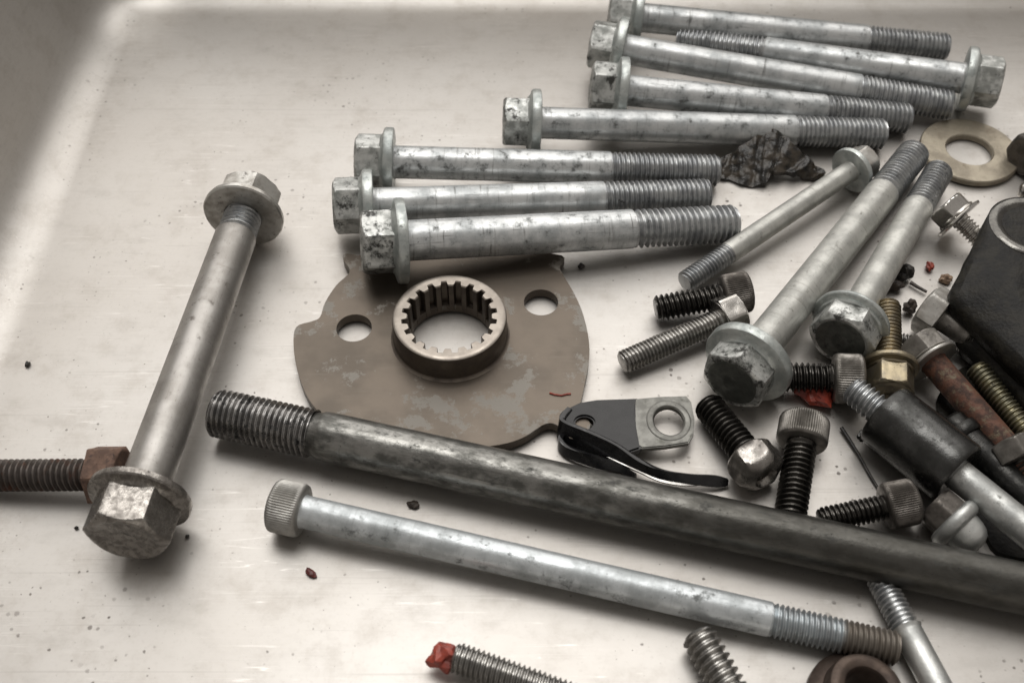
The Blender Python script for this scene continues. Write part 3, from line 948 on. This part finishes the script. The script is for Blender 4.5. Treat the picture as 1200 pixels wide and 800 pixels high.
    band('bent_band', [(12.72, -22.73, 4.4), (10.94, -25.25, 5.0), (11.61, -27.14, 5.4), (16.47, -29.62, 5.4), (22.17, -32.66, 5.0), (27.06, -36.26, 4.2), (31.68, -38.1, 3.4), (37.08, -38.77, 2.8), (42.88, -38.94, 2.4), (45.61, -39.4, 1.8)],
         [(12.89, -21.3, 1.2), (10.67, -26.26, 1.0), (10.98, -28.85, 0.8), (16.61, -31.68, 1.0), (21.94, -34.21, 1.8), (26.84, -36.96, 2.0), (31.37, -39.25, 1.9), (37.07, -40.34, 1.6), (42.88, -40.74, 0.9), (45.5, -40.18, 0.7)], 1.2)
    band('bright_line_strip', [(19.1, -32.52, 1.9), (21.94, -34.02, 2.0), (26.85, -36.81, 2.1), (31.37, -39.21, 2.0), (35.98, -40.15, 1.8), (39.96, -40.42, 1.4)],
         [(19.08, -32.89, 1.8), (21.89, -34.94, 1.9), (26.78, -37.82, 2.0), (31.29, -40.21, 1.9), (35.91, -41.04, 1.7), (39.95, -40.67, 1.3)], 0.5, 'steel_thread')  # added steel strip standing in for the bright line under the band
    band('folded_lip', [(11.1, -28.59, 3.0), (10.48, -30.22, 3.4), (12.44, -32.3, 3.2), (18.24, -34.1, 2.6), (22.95, -35.59, 1.9), (26.26, -38.14, 1.5)],
         [(11.19, -27.94, 0.8), (10.38, -30.58, 0.7), (12.51, -33.25, 0.7), (18.27, -35.88, 0.7), (22.95, -36.97, 0.7), (26.3, -38.62, 0.6)], 1.0)
clip()


# ------------------------------------------------------------------ washer
def washer():
    s = nseed()
    A = (124.71, 66.51, 0.3)
    root = lathe('washer', [(0, 6.2), (0, 12.9), (0.3, 13.2), (1.5, 13.2), (1.8, 12.9), (1.8, 6.5), (1.5, 6.2), (0, 6.2)], M['washer'], None, 80, 0.05, 0.3, s)
    root.rotation_euler = (0, -math.pi / 2, 0)
    root.location = Vector(A) * MM
    tag(root, 'flat yellowed steel washer lying beside the reversed bolt\'s head', 'washer')
washer()

# ------------------------------------------------------------------ bolts heaped at the right
flange_bolt('flange_bolt', 'small shiny flange bolt between the washer and the black block', (112.25, 34.09, 6.6), (118.5, 27.36, 3.4), 4.9, 40, 6.4, 4.4, 4.0, 1.0, ('chrome', 'chrome', 'chrome', 'chrome'), 1.0, 0.9, cat='bolt', no_shank=True)
flange_bolt('flange_bolt', 'small yellow zinc flange bolt with threads pointing away', (84.31, -12.51, 6.6), (87.51, 4.68, 8.0), 5.8, 60, 6.4, 4.7, 5.6, 1.4, ('yellow', 'yellow', 'yellow', 'yellow'), 1.0, 0.5, cat='bolt', no_shank=True)
hex_bolt('hex_bolt', 'grey hex bolt whose head lies against the black block', (99.86, 1.52, 6.5), (107.01, -5.54, 6.0), 6.0, 3, 5.4, 4.6, ('grey_head', 'black', 'nut_zinc'), 1.0, 0.2)
stud('threaded_stud', 'thin bright threaded stud behind the rusty shanked bolt', (89.61, -0.81, 2.2), (104.5, -5.34, 3.0), 3.0, 0.75, 'steel_thread')
flange_bolt('flange_bolt', 'flange bolt with a rust red shank and worn silver head', (94.22, -12.1, 7.0), (115.42, -55.59, 4.0), 6.0, 8, 6.2, 4.6, 5.0, 1.0, ('rust_shank', 'rust_thread', 'nut_zinc', 'grey_head'), 1.0, 0.4, cat='bolt')
stud('threaded_stud', 'dull yellowish threaded stud leaning against the black block', (103.24, -13.32, 7.0), (114.44, -39.77, 4.0), 5.2, 1.0, 'yellow_stud')


def sleeve_bolt():
    s = nseed()
    # the sleeve
    A, B = (79.25, -26.99, 8.3), (91.61, -42.38, 8.0)
    root, L = root_at('sleeve', A, B, 0.4)
    tag(root, 'black cylindrical steel sleeve slipped over a zinc bolt', 'sleeve')
    R = 7.3
    rows = [(0.3, 3.4), (0, 3.8), (0, R - 0.8), (0.25, R - 0.3), (0.8, R)] + [(0.8 + (L - 1.6) * k / 10, R) for k in range(1, 11)] + [(L - 0.3, R - 0.15), (L, R - 0.5), (L, 3.6), (L - 0.3, 3.4), (0.3, 3.4)]
    lathe('sleeve_wall', rows, M['sleeve'], root, 72, 0.10, 0.25, s)
    lump('burr', None, (0.3, -6.4, -1.5), (1.0, 1.3, 0.9), M['sleeve'], 3.3, None, parent=root)
    # the bolt through it
    d = (Vector(B) - Vector(A)).normalized()
    A2 = Vector(A) - d * 8.6
    B2 = Vector(B) + d * 26
    r2, L2 = root_at('stud_bolt', A2, B2, 0.2)
    tag(r2, 'pitted zinc stud passing through the black sleeve', 'stud')
    thread_mesh('thread', 0, 12, 6.6, 1.25, M['zinc_thread'], r2, seed=s, tip=False, run0=False, start_tip=True)
    lathe('shank', shank_rows(11.8, L2, 3.3), M['zinc_b'], r2, 48, 0.06, 0.4, s)
sleeve_bolt()

def dark_pin():
    s = nseed()
    root, L = root_at('dark_pin', (95.12, -25.67, 4.0), (110.4, -53.01, 3.6))
    tag(root, 'dark oily pin lying between the black sleeve and the rusty shanked bolt', 'pin')
    lathe('pin_body', [(0, 0), (0, 2.4), (0.3, 2.9), (0.9, 3.4)] + [(1 + (L - 2) * k / 20, 3.45) for k in range(21)] + [(L, 3.0), (L, 0)], M['pin'], root, 48, 0.25, 0.18, s)  # real dark bar, lengthened and thickened to fill the shade by the sleeve
    lathe('pin_collar', [(3, 3.3), (3.1, 4.1), (3.5, 4.3), (5.4, 4.3), (5.9, 4.0), (6, 3.3)], M['pin'], root, 48, 0.15, 0.3, s)
dark_pin()


def shade_sheet():
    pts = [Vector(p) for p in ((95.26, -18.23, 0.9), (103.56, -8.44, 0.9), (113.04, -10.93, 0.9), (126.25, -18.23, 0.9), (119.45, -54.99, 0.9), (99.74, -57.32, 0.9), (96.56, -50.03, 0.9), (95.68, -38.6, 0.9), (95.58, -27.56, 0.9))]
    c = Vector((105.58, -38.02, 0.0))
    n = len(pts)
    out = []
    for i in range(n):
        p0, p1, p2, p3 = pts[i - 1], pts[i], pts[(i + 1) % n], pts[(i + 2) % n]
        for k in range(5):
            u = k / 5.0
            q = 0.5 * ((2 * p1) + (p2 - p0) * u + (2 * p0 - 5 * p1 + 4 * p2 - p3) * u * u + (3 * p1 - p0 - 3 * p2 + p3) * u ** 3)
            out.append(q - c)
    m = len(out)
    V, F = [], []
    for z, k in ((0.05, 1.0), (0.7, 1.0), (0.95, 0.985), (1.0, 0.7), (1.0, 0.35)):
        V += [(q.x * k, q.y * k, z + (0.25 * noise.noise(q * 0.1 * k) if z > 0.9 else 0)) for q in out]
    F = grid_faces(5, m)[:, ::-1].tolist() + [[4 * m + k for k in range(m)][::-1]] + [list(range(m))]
    o = mesh_obj('shade_sheet', V, F, M['block'], None, 40)  # black sheet added where only shade lies between the heaped parts
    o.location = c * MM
    tag(o, 'thin black sheet standing in for the shadow under the sleeve and rusty shanked bolt', 'shim')  # no real shim; the sheet is added for the shade
shade_sheet()


def cap_nut():
    s = nseed()
    A, B = (88.35, -50.99, 5.2), (92.49, -55.82, 4.4)
    root, L = root_at('flanged_cap', A, B, 0.4)
    tag(root, 'small satin grey flanged nut with a rounded stub, wedged by the rod', 'nut')
    lathe('flange', [(0, 0), (0, 4.9), (0.3, 5.4), (0.9, 5.75), (1.7, 5.8), (2.5, 5.5), (3.0, 4.9), (3.2, 4.0), (3.2, 0)], M['zinc_b'], root, 72, 0.08, 0.4, s)
    lathe('rounded_stub', [(2.6, 0), (2.6, 4.2), (3.8, 4.0), (5.2, 3.8), (6.4, 3.4), (7.4, 2.6), (7.9, 1.4), (8.1, 0)], M['zinc_b'], root, 56, 0.12, 0.4, s)
    lathe('hex_body', [(0.2, 0), (0.2, 4.6, 4.1), (-2.0, 4.6, 4.1), (-3.6, 4.4, 4.1), (-4.2, 3.8), (-4.2, 0)], M['black_head'], root, 96, 0.08, 0.4, s)
cap_nut()

# ------------------------------------------------------------------ lower right
stud('zinc_bolt', 'zinc bolt whose thread runs under the black rod', (72.2, -63.01, 3.0), (79.33, -90.93, 3.6), 5.6, 1.0, 'zinc_thread', cat='bolt', plain_to=11.5, plain_mat='zinc_b')


hex_bolt('hex_bolt', 'small dirty dark hex bolt lying under the yellowish stud\'s lower end', (106.37, -37.82, 6.2), (109.59, -46.74, 4.5), 5.0, 12, 4.6, 4.2, ('black', 'black', 'grey_head'), 1.0, 0.3)


def rusty_nut():
    s = nseed()
    C = Vector((63.48, -87.6, 0.0))
    root = lathe('flange_nut', [(0, 3.7), (0, 9.3), (0.3, 9.6), (1.4, 9.5), (2.4, 8.3), (3.0, 7.3), (5.0, 7.1), (6.0, 6.7), (6.4, 6.1), (6.5, 5.2), (6.1, 4.2), (5.4, 3.8), (0.3, 3.7)], M['rust_nut'], None, 80, 0.12, 0.35, s)
    root.rotation_euler = (0, -math.pi / 2 + 0.12, 0.6)
    root.location = (C + Vector((0, 0, 1.0))) * MM
    tag(root, 'dark brown rusty flanged nut against the cap screw\'s tip', 'nut')
rusty_nut()

stud('threaded_stud', 'coarse threaded grey stud near the cap screw', (34.91, -75.52, 4.4), (41.78, -91.01, 3.8), 6.9, 1.5, 'steel_thread')
stud('threaded_stud', 'grey threaded stud with red sealant on its end', (-10.81, -79.88, 3.9), (18.5, -90.5, 3.3), 5.9, 1.0, 'steel_thread')
lump('sealant_plug', 'bright red sealant plug stuck to a grey stud\'s end', (-12.86, -79.69, 1.2), (2.7, 2.5, 2.2), M['red'], 5.1, 'sealant', rough=0.6)
lump('sealant_flake', 'orange red sealant flake under a black cap screw', (67.55, -15.71, 0.1), (3.2, 4.6, 1.8), M['red'], 8.2, 'sealant', rotz=0.5, rough=0.6)


# ------------------------------------------------------------------ black block with metal bush
def block():
    import bmesh
    root = bpy.data.objects.new('black_block', None)
    o0 = Vector((120.5, 0.0, 0.0))
    root.location = o0 * MM
    COL.objects.link(root)
    tag(root, 'oily black metal block with a glossy round bore on top', 'block')
    T = Vector((120.89, 17.83, 20.0)) - o0
    def hull(name, spheres, mat, extra=()):
        bm = bmesh.new()
        for c, r in spheres:
            for a in range(10):
                for b in range(-3, 4):
                    th, ph = 2 * math.pi * a / 10, b * math.pi / 6
                    bm.verts.new(((c[0] + r * math.cos(th) * math.cos(ph)) * MM, (c[1] + r * math.sin(th) * math.cos(ph)) * MM, (c[2] + r * math.sin(ph)) * MM))
        for p in extra:
            bm.verts.new(tuple(Vector(p) * MM))
        r = bmesh.ops.convex_hull(bm, input=list(bm.verts))
        bmesh.ops.delete(bm, geom=[v for v in bm.verts if not v.link_faces], context='VERTS')
        bmesh.ops.recalc_face_normals(bm, faces=bm.faces)
        for _ in range(3):
            bmesh.ops.subdivide_edges(bm, edges=[e for e in bm.edges if e.calc_length() > 2 * MM], cuts=1)
        bmesh.ops.triangulate(bm, faces=bm.faces)
        for v in bm.verts:
            if abs(v.co.z - T.z * MM) > 0.3 * MM:
                v.co += v.normal * (0.0004 * noise.noise(v.co * 250) + 0.0002 * noise.noise(v.co * 800))
        me = bpy.data.meshes.new(name)
        bm.to_mesh(me)
        bm.free()
        me.materials.append(mat)
        me.polygons.foreach_set('use_smooth', np.ones(len(me.polygons), dtype=bool))
        o = bpy.data.objects.new(name, me)
        COL.objects.link(o)
        o.parent = root
        return o
    r0 = 10.2
    ring = [(T.x + r0 * math.cos(2 * math.pi * k / 40), T.y + r0 * math.sin(2 * math.pi * k / 40), T.z) for k in range(40)]
    C1 = Vector((102.53, 1.61, 12.0)) - o0
    C2 = Vector((112.91, -18.74, 12.0)) - o0
    C3 = Vector((136.42, 8.0, 12.0)) - o0
    hull('block_body', [(C1, 3.4), (C2, 3.4), (C3, 3.4), (C1 + Vector((2.5, 1, -4)), 3.0), (C2 + Vector((0, 3, -4)), 3.0), (C3 + Vector((0, 0, -4)), 3.0)], M['block'], ring)
    D1 = Vector((105.87, -4.29, 4.5)) - o0
    D2 = Vector((117.12, -26.03, 4.5)) - o0
    hull('block_foot', [(D1, 4.0), (D2, 4.0), (C3 + Vector((-4, 0, -7.5)), 4.0), (C1 + Vector((9, 6, -7.5)), 4.0)], M['block'])
    s = nseed()
    b = lathe('metal_bush', [(-3, r0 - 0.6), (0.1, r0 - 0.25), (0.5, r0 - 0.8), (0.6, r0 - 1.6), (0.2, r0 - 3.0), (-0.8, r0 - 4.2), (-1.6, r0 - 4.8), (-7, r0 - 5.0), (-7, 0)], M['sleeve_rim'], root, 72, 0.05, 0.4, s, sharp=50)
    b.rotation_euler = (0, -math.pi / 2, 0)
    b.location = T * MM
M['sleeve_rim'] = metal('glossy_bush', (0.20, 0.195, 0.18), (0.11, 0.105, 0.10), (0.14, 0.28), 0.95, 0.25, (0.04, 0.036, 0.03), 0.57, 0.72, 0.3, 0.4, 0.4)
block()

hex_bolt('hex_bolt', 'dark hex bolt partly behind the washer and the black block', (139.98, 61.45, 5.5), (154.18, 69.61, 4.0), 6.0, 10, 5.2, 4.6, ('black', 'black', 'black_head'), 1.0, 0.2)
stud('threaded_stud', 'bright threaded stud tip showing behind the black block', (132.31, 48.31, 4.0), (140.81, 45.17, 3.0), 4.6, 1.0, 'steel')


# ------------------------------------------------------------------ charred gasket scrap
def gasket():
    top = [(54.17, 60.91, 2.4), (57.84, 62.29, 3.6), (61.85, 63.78, 5.6), (65.89, 65.6, 7.6), (69.58, 67.44, 9.0), (72.64, 65.58, 8.2), (75.43, 62.59, 6.6), (78.45, 61.0, 5.0), (81.2, 58.95, 3.2), (83.68, 57.13, 1.8)]
    bot = [(54.81, 56.78, 0.9), (57.41, 55.54, 0.8), (60.48, 54.41, 0.6), (64.47, 53.51, 0.5), (67.45, 53.74, 1.8), (69.02, 55.76, 3.6), (72.54, 56.33, 3.4), (76.33, 56.11, 2.4), (79.73, 56.22, 1.4), (82.61, 56.1, 0.6)]
    c0 = Vector((69.44, 61.94, 0.0))
    N, Mv = 110, 36
    def lerp(L, s):
        i = min(int(s), len(L) - 2)
        return Vector(L[i]).lerp(Vector(L[i + 1]), s - i)
    V = []
    for i in range(N):
        s = i / (N - 1) * (len(top) - 1)
        a, b = lerp(top, s), lerp(bot, s)
        for j in range(Mv):
            t = j / (Mv - 1)
            p = a.lerp(b, t)
            # folds run down the scrap, with fine fibres along them and ragged edges
            w = s + 0.5 * noise.noise(Vector((s * 0.8, t * 1.2, 4.0)))
            f = 0.75 * abs(math.sin(w * 1.9 + t * 0.9)) - 0.4 + 0.45 * noise.noise(Vector((w * 2.6 + t * 0.8, t * 0.7, 1.0)))
            f += 0.10 * noise.noise(Vector((w * 6.0 + t * 3.0, t * 3.0, 7.0))) + 0.18 * noise.noise(p * 0.8)
            ed = min(t, 1 - t) * 4
            p = p + Vector((0.5 * noise.noise(p * 0.5 + Vector((9, 0, 0))), 0.9 * noise.noise(p * 0.45), f * min(1, ed + 0.5) * 1.25))
            p.z = max(p.z, 0.4)
            V.append(tuple(p - c0))
    nV = len(V)
    F = grid_faces(N, Mv, wrap=False)
    under = [(x * 0.98, y + 0.2, max(z - 1.6 - 0.5 * noise.noise(Vector((x, y, 5)) * 0.6), 0.05)) for x, y, z in V]
    edge = [i * Mv for i in range(N)] + [(N - 1) * Mv + j for j in range(1, Mv)] + [i * Mv + Mv - 1 for i in range(N - 2, -1, -1)] + [j for j in range(Mv - 2, 0, -1)]
    E = [[edge[i], edge[(i + 1) % len(edge)], edge[(i + 1) % len(edge)] + nV, edge[i] + nV] for i in range(len(edge))]
    o = mesh_obj('gasket_scrap', V + under, F.tolist() + (F[:, ::-1] + nV).tolist() + E, M['gasket'], None, 40)
    o.location = c0 * MM
    tag(o, 'crumpled charred black gasket scrap between the long bolts', 'gasket scrap')
gasket()

# ------------------------------------------------------------------ crumbs, flakes and wire
sweep_o = sweep('wire', [Vector(p) for p in ((72.41, -25.57, 1.0), (73.66, -28.92, 0.9), (74.87, -32.36, 0.7), (76.13, -37.12, 0.6), (77.89, -42.59, 0.5))], 0.45, M['crumb'], taper=0.6)
tag(sweep_o, 'short thin dark wire lying beside the black sleeve', 'wire')
tw = sweep('wire_bristle', [Vector(p) for p in ((97.77, 18.19, 0.8), (99.11, 16.76, 0.8), (100.99, 15.06, 0.8))], 0.5, M['brown'], taper=0.7)
tag(tw, 'tiny brown bristle beside the hex head', 'bristle')
lump('crumb', 'shiny black crumb beside the dark faced slanting bolt', (96.38, 20.37, 0.0), (2.1, 1.9, 2.0), M['crumb'], 1.1, 'crumb', rough=0.5)
lump('crumb', 'flat brown crumb touching the dark faced slanting bolt', (93.24, 16.65, 0.0), (2.2, 1.5, 1.3), M['brown'], 2.1, 'crumb', rough=0.4)
lump('crumb', 'speckled brown crumb beside the yellow bolt\'s thread tip', (95.28, 9.11, 0.0), (1.5, 1.5, 1.8), M['brown'], 3.7, 'crumb', rough=0.6)
lump('flake', 'tiny bright red flake between the shiny bolt and black crumb', (103.7, 23.58, 0.0), (0.9, 1.3, 0.8), M['red'], 4.2, 'flake', rough=0.6)
lump('flake', 'tan flake touching the black block', (106.71, 19.51, 0.0), (1.6, 1.2, 0.9), M['tan'], 5.6, 'flake', rough=0.6)
lump('flake', 'dark red flake alone on the bare tray near the zinc knurled head', (-40.15, -60.66, 0.0), (1.3, 0.7, 0.4), M['red_dark'], 6.3, 'flake', rough=0.5, rotz=-0.7)
lump('crumb', 'small brown crumb lying between the rod and the zinc cap screw', (-20.73, -44.79, 0.0), (1.1, 0.8, 0.45), M['brown'], 7.7, 'crumb', rough=0.6)
lump('crumb', 'tiny black grain in front of the thick bolt\'s thread', (17.22, 23.87, 0.0), (0.8, 0.8, 0.7), M['crumb'], 8.9, 'crumb', rough=0.4)
lump('crumb', 'tiny black grain alone on the bare tray near the rusted hex bolt', (-111.85, -7.21, 0.0), (0.55, 0.75, 0.5), M['crumb'], 9.4, 'crumb', rough=0.4)
lump('crumb', 'tiny black grain in the shadow of the large worn hex head', (-66.49, -52.31, 0.0), (0.4, 0.4, 0.35), M['crumb'], 9.9, 'crumb', rough=0.4)
lump('crumb', 'tiny black grain between the worn hex head and the rusty bolt\'s thread', (-89.74, -50.3, 0.0), (0.4, 0.35, 0.35), M['crumb'], 10.4, 'crumb', rough=0.4)
